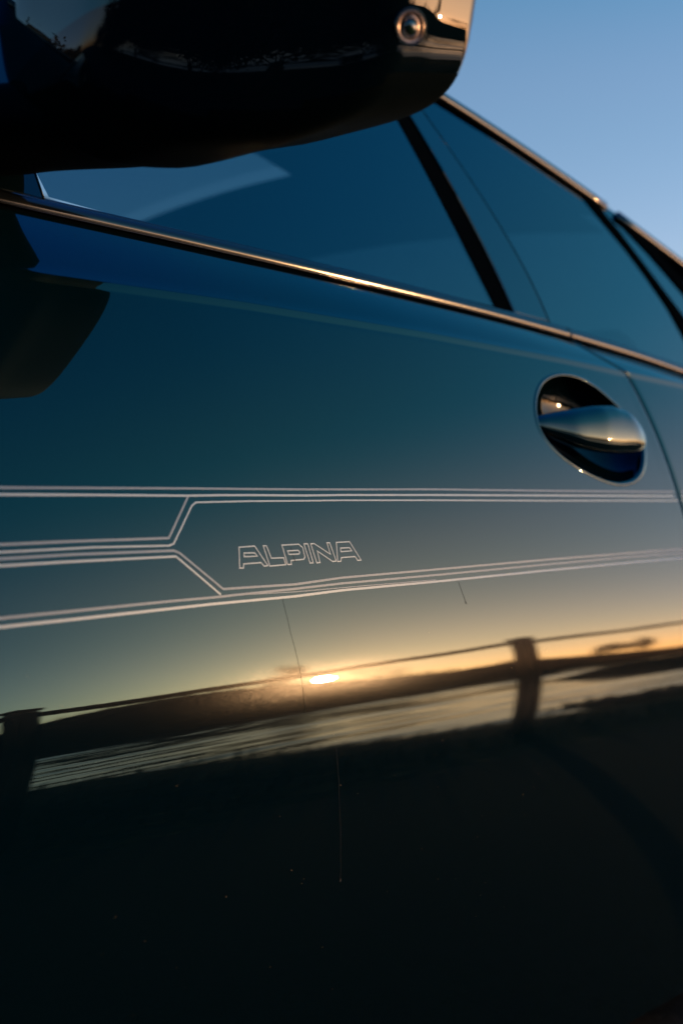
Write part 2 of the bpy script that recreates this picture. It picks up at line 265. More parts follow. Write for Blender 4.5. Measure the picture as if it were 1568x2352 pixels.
# ------------------------------------------------------------------ the setting: ground, path, river
def sm(a, b, x):
    t = np.clip((np.asarray(x, float) - a) / (b - a), 0, 1); return t * t * (3 - 2 * t)
def ground_h(X, v):
    """height of the land; v is the distance out from the car's side."""
    X = np.asarray(X, float); v = np.asarray(v, float)
    crest = np.interp(X, [-30, -5, 2.9, 3.5, 4.6, 5.2, 6.2, 7.2, 12, 30], [0.12, 0.12, 0.06, 0.02, -0.20, -0.26, -0.38, -0.46, -0.46, -0.46])
    near = crest * sm(2.0, 3.5, v) + (-1.4 - crest) * sm(3.7, 6.5, v)
    H = np.interp(X, [-60, 30, 45, 52, 58, 64, 69.5, 79, 92, 97.5, 110, 125, 160, 400], [3.6, 4.4, 5.1, 7.2, 7.5, 6.9, 5.75, 4.4, 3.3, 4.3, 2.9, 1.7, 1.8, 1.7])
    far = (1.4 + H) * sm(59, 68, v) + (0.5 - H) * sm(73, 96, v)
    h = near + far
    spit = sm(23.5, 25, X) * (1 - sm(29, 31, X)) * (1 - sm(14, 18.5, v)) * sm(3, 6, v)
    h = h - 0.05 * (1 - sm(1.7, 2.6, v))
    return np.maximum(h, -1.4 + 1.52 * spit) + np.where(v > 3.4, 0.03 * np.sin(X * 1.7) * np.cos(v * 1.3), 0) * (v < 90)
xs = np.concatenate([-np.geomspace(1500, 3, 26), np.arange(-2, 16, 0.4), np.arange(16, 22, 1.0), np.arange(22, 34, 0.5), np.arange(34, 60, 1.0), np.arange(60, 170, 2.5), np.geomspace(172, 2500, 22)])
vv = np.concatenate([-np.geomspace(1500, 4, 16), np.arange(-3, 2, 1.0), np.arange(2, 9, 0.3), np.arange(9, 34, 1.0), np.arange(34, 56, 3), np.arange(56, 97, 1.2), np.geomspace(98, 2500, 22)])
XX, VV = np.meshgrid(xs, vv, indexing='ij'); HH = ground_h(XX, VV)
ground = obj('ground', np.stack([XX, -VV, HH], -1).reshape(-1, 3), grid_faces(len(xs), len(vv)), soil_m)
tag(ground, 'dark grassy riverbanks and fields around the parked car', 'ground', kind='structure')
wx = np.concatenate([[-1500, -300, -60, -20], np.arange(-6, 82, 0.30), np.geomspace(84, 2500, 14)])
wv = np.concatenate([np.arange(4.2, 30, 0.16), np.arange(30, 61.2, 0.30)])
WX, WV = np.meshgrid(wx, wv, indexing='ij'); WZ = np.zeros_like(WX)
wr_ = random.Random(3)
for k in range(26):        # wind ripples running across the river
    lam = 0.55 * 1.09 ** k * 0.9; a_ = wr_.gauss(0, 0.28); kx, kv = 2 * math.pi / lam * math.sin(a_) * 0.7, 2 * math.pi / lam * math.cos(a_)
    WZ += 0.0050 * lam ** 0.85 * np.sin(kx * WX + kv * WV + wr_.uniform(0, 6.3) + 0.6 * np.sin(0.11 * WX + k))
WZ *= np.clip((WX + 6) / 4, 0, 1) * np.clip((82 - WX) / 6, 0, 1) * (0.55 + 0.45 * np.sin(0.19 * WV + 0.07 * WX) * np.sin(0.05 * WX - 0.4))
river = obj('river', np.stack([WX, -WV, WZ - 0.55], -1).reshape(-1, 3), grid_faces(len(wx), len(wv)), water_m)
tag(river, 'calm river reflecting the pale sunset sky', 'river', kind='structure')
V = []; px = np.concatenate([[-1500, -200, -40], np.arange(-10, 16, 2.0), [40, 200, 2500]])
for x in px:
    for y in (-1.45, -0.9, 0.2, 1.3, 2.6, 4.2): V.append((x, y, -0.046 + 0.012 * (1 - abs(y - 1.2) / 3.1)))
path = obj('path', V, grid_faces(len(px), 6), asphalt)
tag(path, 'dark asphalt lane the car is parked on', 'path', kind='structure')

# ------------------------------------------------------------------ the car
car = empty('parked_car', (0, 0, 0))
tag(car, 'glossy dark teal car with silver pinstripes and outlined lettering on its front door', 'car')
ZR = 0.75
ZH = -0.206
KA, KB, KS, _e0 = SKIN
_z = np.arange(-0.80, 0.36, 0.0005)
_k = KA + KB * np.exp(-((_z + 0.2) / KS) ** 2)                       # curvature of the skin: tightest along the waist of the door
_e = np.concatenate([[0], np.cumsum((_k[1:] + _k[:-1]) / 2 * 0.0005)]); _e = _e - np.interp(ZH, _z, _e) + R(_e0)
_t = np.tan(_e); _y = np.concatenate([[0], np.cumsum((_t[1:] + _t[:-1]) / 2 * 0.0005)]); _y = _y - np.interp(ZH, _z, _y)
def twist(X): return R(1.6) * np.clip((np.asarray(X, float) - 0.85) / 0.75, 0, 1.1) ** 1.2
def side_y(X, z):
    """the door skin: a barrel that leans in towards the roof, a touch more so at the rear."""
    zr = np.asarray(z, float) - ZR
    return np.interp(zr, _z, _y) + (zr - ZH) * np.tan(twist(X))
rxs = [p[0] for p in RIDGE]; rzs = [p[1] for p in RIDGE]
def ridge_z(X): return np.interp(X, [-0.9, 0.5] + list(np.linspace(0.62, 1.83, 5)) + [2.6, 3.4], [0.965, 0.952] + list(np.polyval(np.polyfit(rxs, rzs, 2), np.linspace(0.62, 1.83, 5))) + [0.885, 0.87])
bfit = np.polyfit([p[0] for p in BELT], [p[1] for p in BELT], 3)
def belt_z(X):
    X = np.asarray(X, float); Xc = np.clip(X, 0.6, 1.95)
    d = np.polyval(np.polyder(bfit), Xc)
    return np.polyval(bfit, Xc) + d * 0.6 * (X - Xc) * np.exp(-np.abs(X - Xc) * 0.8)
def gap(X): return np.interp(X, [0.6, 1.0, 1.8, 3.0], [0.062, 0.054, 0.040, 0.040])
def belt_y(X): return side_y(X, ridge_z(X)) + gap(X)
def glass_y(X, z): return GLASS_PLANE[0] + GLASS_PLANE[1] * np.asarray(X) + math.tan(R(25)) * (np.asarray(z) - ZR)
RIDGE_SHAPE = [(-0.0080, 0.0), (-0.0068, 0.00050), (-0.0062, 0.00073), (-0.0052, 0.00103), (-0.0030, 0.00166), (-0.0010, 0.00226), (0.0008, 0.00282),
               (0.0016, 0.00307), (0.0020, 0.00319), (0.0023, 0.00334), (0.0026, 0.00358), (0.0032, 0.0041), (0.0046, 0.0055), (0.0070, 0.0080)]
def column(X_of_z, zbot, zs):
    """one column of the body skin from the sill to the belt; X_of_z gives X at each height."""
    out = []
    Xr = X_of_z(0.93); zr = ridge_z(Xr)
    for t in zs:
        z = zbot + (zr - 0.008 - zbot) * t; X = X_of_z(z); out.append((X, side_y(X, z), z))
    y0 = side_y(Xr, zr - 0.008)
    for dz, dy in RIDGE_SHAPE[1:]:
        z = zr + dz; X = X_of_z(z); out.append((X, y0 + dy, z))
    X1, y1, z1 = out[-1]
    for k in range(1, 9):
        t = k / 8; X = X_of_z(z1 + 0.05 * t)
        zb_ = belt_z(X) - 0.004; yb_ = belt_y(X) - 0.003
        sag = 0.0035 * math.sin(math.pi * t)
        out.append((X, y1 + (yb_ - y1) * t - sag * 0.5, z1 + (zb_ - z1) * t + sag * 0.2))
    return out
def inset(col, dx, dy): return [(x + dx, y + dy, z) for x, y, z in col]
def flipped(vs_): return [(x, 1.85 - y, z) for x, y, z in vs_]
def panel(name, XL, XR, zbot, dx=0.02, nz=60, hole=None, extra_x=(), lip=True, far=False):
    zs = np.linspace(0, 1, nz)
    us = np.unique(np.round(np.concatenate([np.linspace(0, 1, int(1 / dx) + 1), extra_x]), 5))
    cols = [column(lambda z, u=u: XL(z) + (XR(z) - XL(z)) * u, zbot, zs) for u in us]
    if lip:
        cols = [inset(cols[0], 0.0010, 0.012), inset(cols[0], -0.0004, 0.0032), inset(cols[0], 0.0, 0.0007), inset(column(lambda z: XL(z) + 0.0012, zbot, zs), 0, 0)] + cols[1:-1] \
             + [inset(column(lambda z: XR(z) - 0.0012, zbot, zs), 0, 0), inset(cols[-1], 0.0, 0.0007), inset(cols[-1], 0.0004, 0.0032), inset(cols[-1], -0.0010, 0.012)]
    nv = len(cols[0]); V = [p for c in cols for p in c]
    if far: V = flipped(V)
    skip = None
    if hole:
        skip = lambda i, j: hole(*[sum(V[k][a] for k in (i * nv + j, i * nv + j + 1, (i + 1) * nv + j, (i + 1) * nv + j + 1)) / 4 for a in (0, 2)])
    return obj(name, V, grid_faces(len(cols), nv, skip), paint, car)

CUPC = (sum(p[0] for p in CUP) / len(CUP), sum(p[1] for p in CUP) / len(CUP))
def in_poly(x, z, poly):
    c = False
    for i in range(len(poly)):
        x0, z0 = poly[i - 1]; x1, z1 = poly[i]
        if (z0 > z) != (z1 > z) and x < (x1 - x0) * (z - z0) / (z1 - z0) + x0: c = not c
    return c
CUP_IN = [(CUPC[0] + (x - CUPC[0]) * 1.0, CUPC[1] + (z - CUPC[1]) * 1.0) for x, z in CUP]
def cup_hole(x, z): return 1.36 < x < 1.65 and 0.75 < z < 0.93 and in_poly(x, z, CUP_IN)

shut_fit = np.polyfit([p[1] for p in SHUT[:7]], [p[0] for p in SHUT[:7]], 3)
def shut(z):
    zc = min(max(z, 0.56), 0.93)
    x = float(np.polyval(shut_fit, zc))
    if z > 0.93: x += (z - 0.93) * (SHOULDER_SHUT[0] - float(np.polyval(shut_fit, 0.93))) / 0.05
    if z < 0.56: x += 0.10 * (0.56 - z)
    return x
GAP = 0.0042
door_u = np.concatenate([np.linspace(0.76, 1.0, 84)])
front_door = panel('front_door', lambda z: 0.40, lambda z: shut(z), 0.030, dx=0.0125, nz=190, hole=cup_hole, extra_x=door_u)
def wheel_hole(cx): return lambda x, z: (x - cx) ** 2 + (z - 0.285) ** 2 < 0.365 ** 2
rear_door = panel('rear_door', lambda z: shut(z) + GAP, lambda z: 2.40 - 0.10 * max(0, 0.6 - z), 0.030, dx=0.02, nz=70)
front_fender = panel('front_fender', lambda z: -0.80, lambda z: 0.40 - GAP, 0.030, dx=0.02, nz=40, hole=wheel_hole(-0.20))
rear_quarter = panel('rear_quarter', lambda z: 2.40 - 0.10 * max(0, 0.6 - z) + GAP, lambda z: 3.45, 0.030, dx=0.02, nz=40, hole=wheel_hole(2.72))
for nm, a, b, h in (('front_fender', -0.80, 0.40, wheel_hole(-0.20)), ('front_door', 0.404, 1.66, None), ('rear_door', 1.664, 2.40, None), ('rear_quarter', 2.404, 3.45, wheel_hole(2.72))):
    panel(nm, lambda z, a=a: a, lambda z, b=b: b, 0.030, dx=0.08, nz=20, hole=h, lip=False, far=True)
# dark structure behind the gaps
V = [(x, side_y(1.2, z) + 0.016, z) for x in (-0.75, 0.1) for z in (0.7, 0.8, 0.92)]
V = []; zz = np.linspace(0.18, 0.93, 18); xx = np.linspace(0.10, 2.35, 40)
for x in xx:
    for z in zz: V.append((x, side_y(x, z) + 0.017 + (0.055 if 1.34 < x < 1.66 and 0.74 < z < 0.93 else 0), z))
obj('door_frame', V, grid_faces(len(xx), len(zz), lambda i, j: any(1.30 < V[k][0] < 1.70 and 0.70 < V[k][2] < 0.94 for k in (i * len(zz) + j, (i + 1) * len(zz) + j + 1))), rubber, car)
# sill under the doors
V = []; xx = np.linspace(0.16, 2.36, 30)
for x in xx:
    for dy, z in ((0.02, 0.14), (0.02, 0.06), (0.03, 0.035), (0.10, 0.035), (0.4, 0.06)): V.append((x, float(side_y(x, z)) + dy, z))
obj('sill', V, grid_faces(len(xx), 5), rubber, car)

# pinstripes and lettering: foil laid on the skin of the front door (and running on over the rear door)
def skin(x, z, off=0.0): return (x, float(side_y(x, z)) - off, z)
def ribbon(pts, w, lift, closed=False):
    P = resample([tuple(p) for p in pts] + ([tuple(pts[0])] if closed else []), 0.012)
    if closed: P = P[:-1]
    n = len(P); V = []; Fc = []
    for i in range(n):
        a = P[i - 1] if (i or closed) else P[0]; b = P[(i + 1) % n] if (i < n - 1 or closed) else P[-1]
        def unit(p, q):
            d = math.dist(p, q) or 1; return ((q[0] - p[0]) / d, (q[1] - p[1]) / d)
        t0 = unit(a, P[i]) if a != P[i] else unit(P[i], b); t1 = unit(P[i], b) if b != P[i] else t0
        nx, nz = -(t0[1] + t1[1]), t0[0] + t1[0]; l = math.hypot(nx, nz) or 1; nx /= l; nz /= l
        c = max(0.55, nx * -t1[1] + nz * t1[0])
        hx, hz = nx * w / 2 / c, nz * w / 2 / c
        for s, o in ((1, 0.0), (0.94, lift), (-0.94, lift), (-1, 0.0)): V.append(skin(P[i][0] + hx * s, P[i][1] + hz * s, o))
    for i in range(n if closed else n - 1):
        j = (i + 1) % n
        for k in range(3): Fc.append((i * 4 + k, i * 4 + k + 1, j * 4 + k + 1, j * 4 + k))
    return V, Fc
for kind, w, pts in STRIPES:
    m = foil_d if kind == 'd' else foil_b
    xs_ = [p[0] for p in pts]
    pts = pts if pts[0][0] <= pts[-1][0] or max(xs_) < 1.5 else pts[::-1]
    fine = resample([tuple(p) for p in pts], 0.012)
    edge = lambda p: shut(p[1])
    a = [p for p in fine if p[0] < edge(p) - 0.001]; b = [p for p in fine if p[0] > edge(p) + GAP + 0.001]
    V, Fc = ribbon(a, w, 0.00035); obj('pinstripe', V, Fc, m, front_door, smooth=False)
    if len(b) > 1: V, Fc = ribbon(b, w, 0.00035); obj('pinstripe', V, Fc, m, rear_door, smooth=False)
for loops in LETTERS:
    V = []; Fc = []
    for lp in loops:
        v, f = ribbon(lp, 0.0012, 0.0003, True); o = len(V); V += v; Fc += [tuple(i + o for i in q) for q in f]
    obj('letter', V, Fc, foil_b, front_door, smooth=False)

# dried drips and dust on the door
def drip(pts, w, end):
    pts = [(x + random.uniform(-.0004, .0004), z) for x, z in resample([tuple(p) for p in pts], 0.011)]; V, Fc = ribbon(pts, w * 0.7, 0.0002); n = len(V); x, z = pts[-1]
    for k in range(10): V.append(skin(x + math.cos(k * math.pi / 5) * end * 0.7, z - end * 0.8 + math.sin(k * math.pi / 5) * end * 1.5, 0.0004))
    Fc.append(tuple(range(n, n + 10))); obj('dried_drip', V, Fc, dirt_m, front_door, smooth=False)
for pts, w, e in DRIPS: drip(pts, w, e)
V = []; Fc = []
for k in range(60):
    x, z = random.uniform(0.56, 1.3), random.uniform(0.25, 0.62); r = random.uniform(0.0002, 0.0005); n = len(V)
    if random.random() < 0.06: r *= 1.8
    for q in range(5): V.append(skin(x + r * math.cos(q * 1.257), z + r * math.sin(q * 1.257) * 0.8, 0.0003))
    Fc.append(tuple(range(n, n + 5)))
tag(obj('dust_speck', V, Fc, speck_m, front_door, smooth=False), kind='stuff')

# door handle: an oval cup let into the skin and a bowed bar across it
dense = [(x, z) for x, z in CUP]
for _ in range(2):        # Chaikin rounding
    dense = [q for i in range(len(dense)) for q in ((dense[i][0] * .75 + dense[(i + 1) % len(dense)][0] * .25, dense[i][1] * .75 + dense[(i + 1) % len(dense)][1] * .25),
                                                    (dense[i][0] * .25 + dense[(i + 1) % len(dense)][0] * .75, dense[i][1] * .25 + dense[(i + 1) % len(dense)][1] * .75))]
rings = [(1.05, -0.0008), (1.035, 0.0003), (1.017, 0.0008), (1.0, 0.0009), (0.982, 0.0003), (0.968, -0.0012), (0.957, -0.0040)]
rings += [(0.95 * math.cos(a), -0.005 - 0.050 * math.sin(a)) for a in np.linspace(0.06, 1.53, 11)]
V = []
for s, o in rings:
    for x, z in dense: V.append(skin(CUPC[0] + (x - CUPC[0]) * s, CUPC[1] + (z - CUPC[1]) * s, o))
n = len(dense); Fc = [(i * n + k, i * n + (k + 1) % n, (i + 1) * n + (k + 1) % n, (i + 1) * n + k) for i in range(len(rings) - 1) for k in range(n)]
k_ = 5 * n; rim_f = [f for f in Fc if max(f) < 6 * n]; bowl_f = [f for f in Fc if max(f) >= 6 * n]
hc = obj('handle_cup', V[:6 * n], rim_f, paint, front_door)
hb = obj('handle_bowl', V[5 * n:], [tuple(q - 5 * n for q in f) for f in bowl_f], cup_m, front_door)
for o in (hc, hb):
    if sum(p.normal.y * p.area for p in o.data.polygons) > 0: o.data.flip_normals()
st = resample([tuple(p) for p in BAR], 0.006); V = []; m_ = 32
for i, (x, z, hu, hd) in enumerate(st):
    t = (x - BAR[0][0]) / (BAR[-1][0] - BAR[0][0])
    bow = float(np.interp(t, [0, 0.08, 0.25, 0.55, 0.85, 0.95, 1.0], [-0.012, -0.008, 0.000, 0.013, 0.016, 0.012, 0.005]))
    dep = float(np.interp(t, [0, 0.1, 0.3, 0.8, 0.95, 1], [0.004, 0.010, 0.016, 0.016, 0.012, 0.004]))
    for k in range(m_):
        a = 2 * math.pi * k / m_; c, s = math.cos(a), math.sin(a); h = hu if s > 0 else hd
        V.append((x, float(side_y(x, z)) - bow + dep * math.copysign(abs(c) ** 0.9, c) + 0.12 * h * s, z + h * math.copysign(abs(s) ** 0.9, s)))
Fc = [(i * m_ + k, i * m_ + (k + 1) % m_, (i + 1) * m_ + (k + 1) % m_, (i + 1) * m_ + k) for i in range(len(st) - 1) for k in range(m_)] + [tuple(range(m_)), tuple((len(st) - 1) * m_ + k for k in range(m_))]
obj('door_handle', V, Fc, paint, front_door)

# belt line: black moulding, bright strip, glass seal
def belt_sweep(name, xs_, prof, m, parent):
    V = [(x, float(belt_y(x)) + dy, float(belt_z(x)) + dz) for x in xs_ for dy, dz in prof]
    return obj(name, V, grid_faces(len(xs_), len(prof)), m, parent)
fx = np.linspace(0.30, SHOULDER_SHUT[0] - 0.002, 70); rx_ = np.linspace(SHOULDER_SHUT[0] + 0.004, 2.55, 50)
for xs_, par in ((fx, front_door), (rx_, rear_door)):
    belt_sweep('belt_moulding', xs_, [(0.004, -0.0095), (-0.0012, -0.0095), (-0.0030, -0.0085), (-0.0036, -0.0060), (-0.0036, -0.0022), (-0.0030, -0.0012), (0.004, -0.0010)], rubber, par)
    belt_sweep('bright_trim', xs_, [(0.004, -0.0006), (-0.0028, -0.0006), (-0.0040, -0.0004), (-0.0044, 0.0001), (-0.0042, 0.0006), (-0.0034, 0.0010), (-0.0016, 0.0013), (0.004, 0.0015)], chrome, par)
    belt_sweep('glass_seal', xs_, [(0.002, 0.0016), (0.0010, 0.0036), (0.0010, 0.0080), (0.0040, 0.0130), (0.0090, 0.0175), (0.0130, 0.0190), (0.020, 0.0185)], seal_m, par)

# glasshouse: panes and pillar trims on the leaning side plane
def pane(name, pts, m, off=0.0, thick=0.004, parent=None, bevel=0.0):
    parent = parent or car
    bm = bmesh.new(); nrm = Vector((0.0, -1, math.tan(R(25)))).normalized()
    base = [Vector((x, float(glass_y(x, z)), z)) + nrm * off for x, z in pts]
    f = bm.faces.new([bm.verts.new(p) for p in base]); bm.normal_update()
    if thick:
        r = bmesh.ops.extrude_face_region(bm, geom=[f])
        bmesh.ops.translate(bm, verts=[v for v in r['geom'] if isinstance(v, bmesh.types.BMVert)], vec=-nrm * thick)
    if bevel:
        rim = [e for e in bm.edges if sum(1 for v in e.verts if (v.co - base[0]).dot(nrm) > -thick * 0.5) == 2 and len(e.link_faces) == 2]
        bmesh.ops.bevel(bm, geom=rim, offset=bevel, segments=3, affect='EDGES', profile=0.5)
    bmesh.ops.triangulate(bm, faces=[q for q in bm.faces if len(q.verts) > 4])
    return bm_obj(name, bm, m, parent, smooth=False)
RAIL = [(-0.05, 0.99), (0.12, 1.07), (0.30, 1.165), (0.48, 1.26), (0.64, 1.335), (0.80, 1.39), (0.95, 1.418), (1.07, 1.426)] + [tuple(p) for p in RAIL_TOP]
FG = [tuple(p) for p in GLASS_FRONT]
front_glass_pts = FG + [(1.325, 1.372), (1.18, 1.41), (1.07, 1.42), (0.95, 1.412), (0.80, 1.384), (0.72, 1.357), (0.7199, 1.1588), (0.706, 1.10)]
pane('front_window', front_glass_pts, glass, 0.0, 0, front_door)
def smooth_fit(pts): return [tuple(p) for p in pts]
pane('pillar_seal', BAND_B, rubber, 0.0010, 0.006, front_door)
pane('pillar_trim', TRIM_B, trim_m, 0.0050, 0.010, front_door, 0.0015)
pane('rear_window', GLASS_REAR, glass, 0.0, 0, rear_door)
pane('pillar_gap', BAND_C, rubber, 0.0008, 0.006, rear_door)
pane('window_divider', BAND_D, rubber, 0.0030, 0.008, rear_door)
pane('quarter_window', GLASS_QUARTER, glass, 0.0, 0, car)
pane('quarter_seal', BAND_E, rubber, 0.0030, 0.008, car)
SAILP = [(0.7097, 1.0325), (0.6773, 1.0344), (0.52, 1.038), (0.20, 1.045), (0.30, 1.15), (0.48, 1.248), (0.64, 1.325), (0.7199, 1.352), (0.7199, 1.1588), (0.7058, 1.10)]
pane('sail_panel', SAILP, gloss, 0.0060, 0.012, front_door, 0.0012)
P = [(x, float(glass_y(x, z)) - 0.008, z - 0.001) for x, z in ((0.45, 1.0375), (0.567, 1.0365), (0.6773, 1.0335), (0.7097, 1.0315), (0.722, 1.0300))]
V, Fc = tube(resample(P, 0.02), 0.0016, 8); obj('sail_trim', V, Fc, chrome, front_door)
V, Fc = tube(resample([(0.7105, float(glass_y(0.7105, 1.035)) - 0.0065, 1.034), (0.7068, float(glass_y(0.7068, 1.10)) - 0.0065, 1.10), (0.7205, float(glass_y(0.72, 1.158)) - 0.0065, 1.158), (0.7205, float(glass_y(0.72, 1.35)) - 0.0065, 1.35)], 0.02), 0.0012, 6)
obj('sail_edge', V, Fc, gloss, front_door)

# roof rail trim, roof, screens
rail3 = resample([(x, float(glass_y(x, z)), z) for x, z in RAIL], 0.03)
for _ in range(3): rail3 = [rail3[0]] + [tuple((np.array(rail3[i - 1]) + 2 * np.array(rail3[i]) + np.array(rail3[i + 1])) / 4) for i in range(1, len(rail3) - 1)] + [rail3[-1]]
split = [i for i, p in enumerate(rail3) if p[0] > 1.93][0]
nrm = Vector((0, -1, math.tan(R(25)))).normalized()
for seg in (rail3[:split], rail3[split:]):
    V, Fc = tube([Vector(p) + nrm * 0.004 for p in seg], 0.0095, 12, squash=(nrm, 0.6)); obj('roof_trim', V, Fc, roof_chrome, car)
V, Fc = tube([Vector(p) + Vector((0, 0.018, 0.006)) for p in rail3], 0.0105, 10); obj('roof_gutter', V, Fc, gloss, car)
def roof_rows(seg, inner=0.02, crown=0.05, n=13, drop=0.0):
    V = []
    for x, y, z in seg:
        for k in range(n):
            t = k / (n - 1); yy = (y + inner) + (1.85 - 2 * (y + inner)) * t
            V.append((x, yy, z + 0.004 - drop + crown * 4 * t * (1 - t) * min(1, max(0, (z - 1.0) / 0.25))))
    return V, n
a = [p for p in rail3 if p[0] < 0.80]; b = [p for p in rail3 if 0.76 < p[0] < 1.98]; c = [p for p in rail3 if p[0] > 1.94]
V, n = roof_rows(a); obj('windscreen', V, grid_faces(len(a), n), glass, car)
V, n = roof_rows(c); obj('rear_screen', V, grid_faces(len(c), n), glass, car)
def in_sunroof(V, n): return lambda i, j: 0.98 < V[i * n + j][0] < SUNROOF[0] and SUNROOF[1] < V[i * n + j][1] + 0.0001 and V[i * n + j + 1][1] < 1.42
SUNROOF = (1.69, 0.80)
V, n = roof_rows(b, n=41); obj('roof', V, grid_faces(len(b), n, in_sunroof(V, n)), paint, car)
V, n = roof_rows(b, n=41, drop=0.03); obj('headliner', V, grid_faces(len(b), n, in_sunroof(V, n)), head_m, car)
sr = [p for p in b if 0.96 < p[0] < SUNROOF[0] + 0.03]
V, n = roof_rows(sr, n=41, drop=-0.002); sro = obj('sunroof', V, [f for f in grid_faces(len(sr), n) if SUNROOF[1] - 0.05 < V[f[0]][1] < 1.44], clear, car)
bm = bmesh.new(); bm.from_mesh(sro.data); bmesh.ops.delete(bm, geom=[v for v in bm.verts if not v.link_faces], context='VERTS'); bm.to_mesh(sro.data); bm.free()
# far side: pillars, panes, belt
def far_pane(name, pts, m, off=0.0):
    o = pane(name, pts, m, off, 0, car); o.data.vertices.foreach_set('co', np.array([(v.co.x, 1.85 - v.co.y, v.co.z) for v in o.data.vertices]).ravel()); return o
far_pane('front_window', front_glass_pts, clear); far_pane('rear_window', GLASS_REAR, clear); far_pane('pillar_trim', TRIM_B, gloss, 0.004)
far_pane('sail_panel', SAILP, gloss, 0.004); far_pane('window_divider', BAND_D, rubber, 0.003); far_pane('quarter_window', GLASS_QUARTER, clear)
# bonnet, boot, nose and tail, floor
def deck(name, xs_, zf, m, nose=0):
    V = []; n = 15
    for x in xs_:
        y0 = float(belt_y(x)) - 0.004
        for k in range(n):
            t = k / (n - 1); V.append((x, y0 + (1.85 - 2 * y0) * t, zf(x) + 0.035 * 4 * t * (1 - t)))
    return obj(name, V, grid_faces(len(xs_), n), m, car)
deck('bonnet', np.linspace(-0.80, -0.02, 20), lambda x: float(belt_z(x)) - 0.004 + 0.0, paint)
deck('scuttle', np.linspace(-0.02, 0.30, 6), lambda x: float(belt_z(x)) - 0.012, rubber)
deck('boot_lid', np.linspace(2.45, 3.45, 20), lambda x: float(belt_z(x)) - 0.004, paint)
for x, nm, s in ((-0.80, 'front_bumper', -1), (3.45, 'rear_bumper', 1)):
    V = []
    for k in range(9):
        t = k / 8; z = 0.03 + (float(belt_z(x)) - 0.03) * t
        for q in range(15):
            u = q / 14; y0 = float(side_y(x, min(z, 0.93))); V.append((x + s * 0.16 * (4 * u * (1 - u)) ** 0.4 * math.sin(math.pi * (0.15 + 0.75 * (1 - t))) , y0 + (1.85 - 2 * y0) * u, z))
    obj(nm, V, grid_faces(9, 15), paint, car)
bm = bmesh.new(); box(bm, (1.32, 0.925, 0.26), (4.1, 1.6, 0.03)); bm_obj('floor_pan', bm, inner, car, False)
def seat(x, y):
    bm = bmesh.new(); box(bm, (x, y, 0.42), (0.50, 0.50, 0.16)); s = bm_obj('seat', bm, inner, car, True, 0.05, 3)
    bm = bmesh.new(); box(bm, (x + 0.28, y, 0.68), (0.13, 0.48, 0.56), Matrix.Rotation(R(14), 3, 'Y')); bm_obj('backrest', bm, inner, s, True, 0.05, 3)
    bm = bmesh.new(); box(bm, (x + 0.36, y, 1.00), (0.10, 0.25, 0.15), Matrix.Rotation(R(14), 3, 'Y')); bm_obj('headrest', bm, inner, s, True, 0.04, 3)
seat(1.02, 0.50); seat(1.02, 1.35); seat(1.85, 0.55); seat(1.85, 1.30)
bm = bmesh.new(); box(bm, (0.28, 0.925, 0.85), (0.42, 1.45, 0.22)); bm_obj('dashboard', bm, inner, car, True, 0.06, 3)
for yy in (0.225, 1.625):
    bm = bmesh.new(); box(bm, (1.35, yy, 0.62), (2.0, 0.05, 0.62)); bm_obj('door_lining', bm, inner, car, True, 0.02, 2)
# wheels
def wheel(cx, y, s):
    prof = [(0.225, 0.10), (0.24, 0.115), (0.30, 0.118), (0.325, 0.105), (0.335, 0.06), (0.337, 0.0), (0.335, -0.06), (0.325, -0.105), (0.30, -0.118), (0.225, -0.10)]
    N = 48; V = [(cx + r * math.cos(2 * math.pi * k / N), y + o, 0.287 + r * math.sin(2 * math.pi * k / N)) for r, o in prof for k in range(N)]
    w = obj('wheel', V, [(i * N + k, i * N + (k + 1) % N, (i + 1) * N + (k + 1) % N, (i + 1) * N + k) for i in range(len(prof) - 1) for k in range(N)], tyre_m, car)
    prof = [(0.228, 0.09 * s), (0.222, 0.05 * s), (0.205, 0.0), (0.205, -0.08 * s)]
    V = [(cx + r * math.cos(2 * math.pi * k / N), y + o, 0.287 + r * math.sin(2 * math.pi * k / N)) for r, o in prof for k in range(N)]
    obj('rim', V, [(i * N + k, i * N + (k + 1) % N, (i + 1) * N + (k + 1) % N, (i + 1) * N + k) for i in range(3) for k in range(N)], alloy, w)
    for q in range(10):
        a = 2 * math.pi * q / 10; bm = bmesh.new(); box(bm, (cx + 0.115 * math.cos(a), y + 0.06 * s, 0.287 + 0.115 * math.sin(a)), (0.20, 0.03, 0.022), Matrix.Rotation(-a, 3, 'Y'))
        bm_obj('spoke', bm, alloy, w, True, 0.006, 2)
    bm = bmesh.new(); bmesh.ops.create_cone(bm, cap_ends=True, segments=24, radius1=0.045, radius2=0.036, depth=0.04, matrix=Matrix.Translation((cx, y + 0.06 * s, 0.287)) @ Matrix.Rotation(R(90) * s, 4, 'X')); bm_obj('hub_cap', bm, alloy, w, False)
for cx in (-0.20, 2.72): wheel(cx, 0.14, -1); wheel(cx, 1.71, 1)

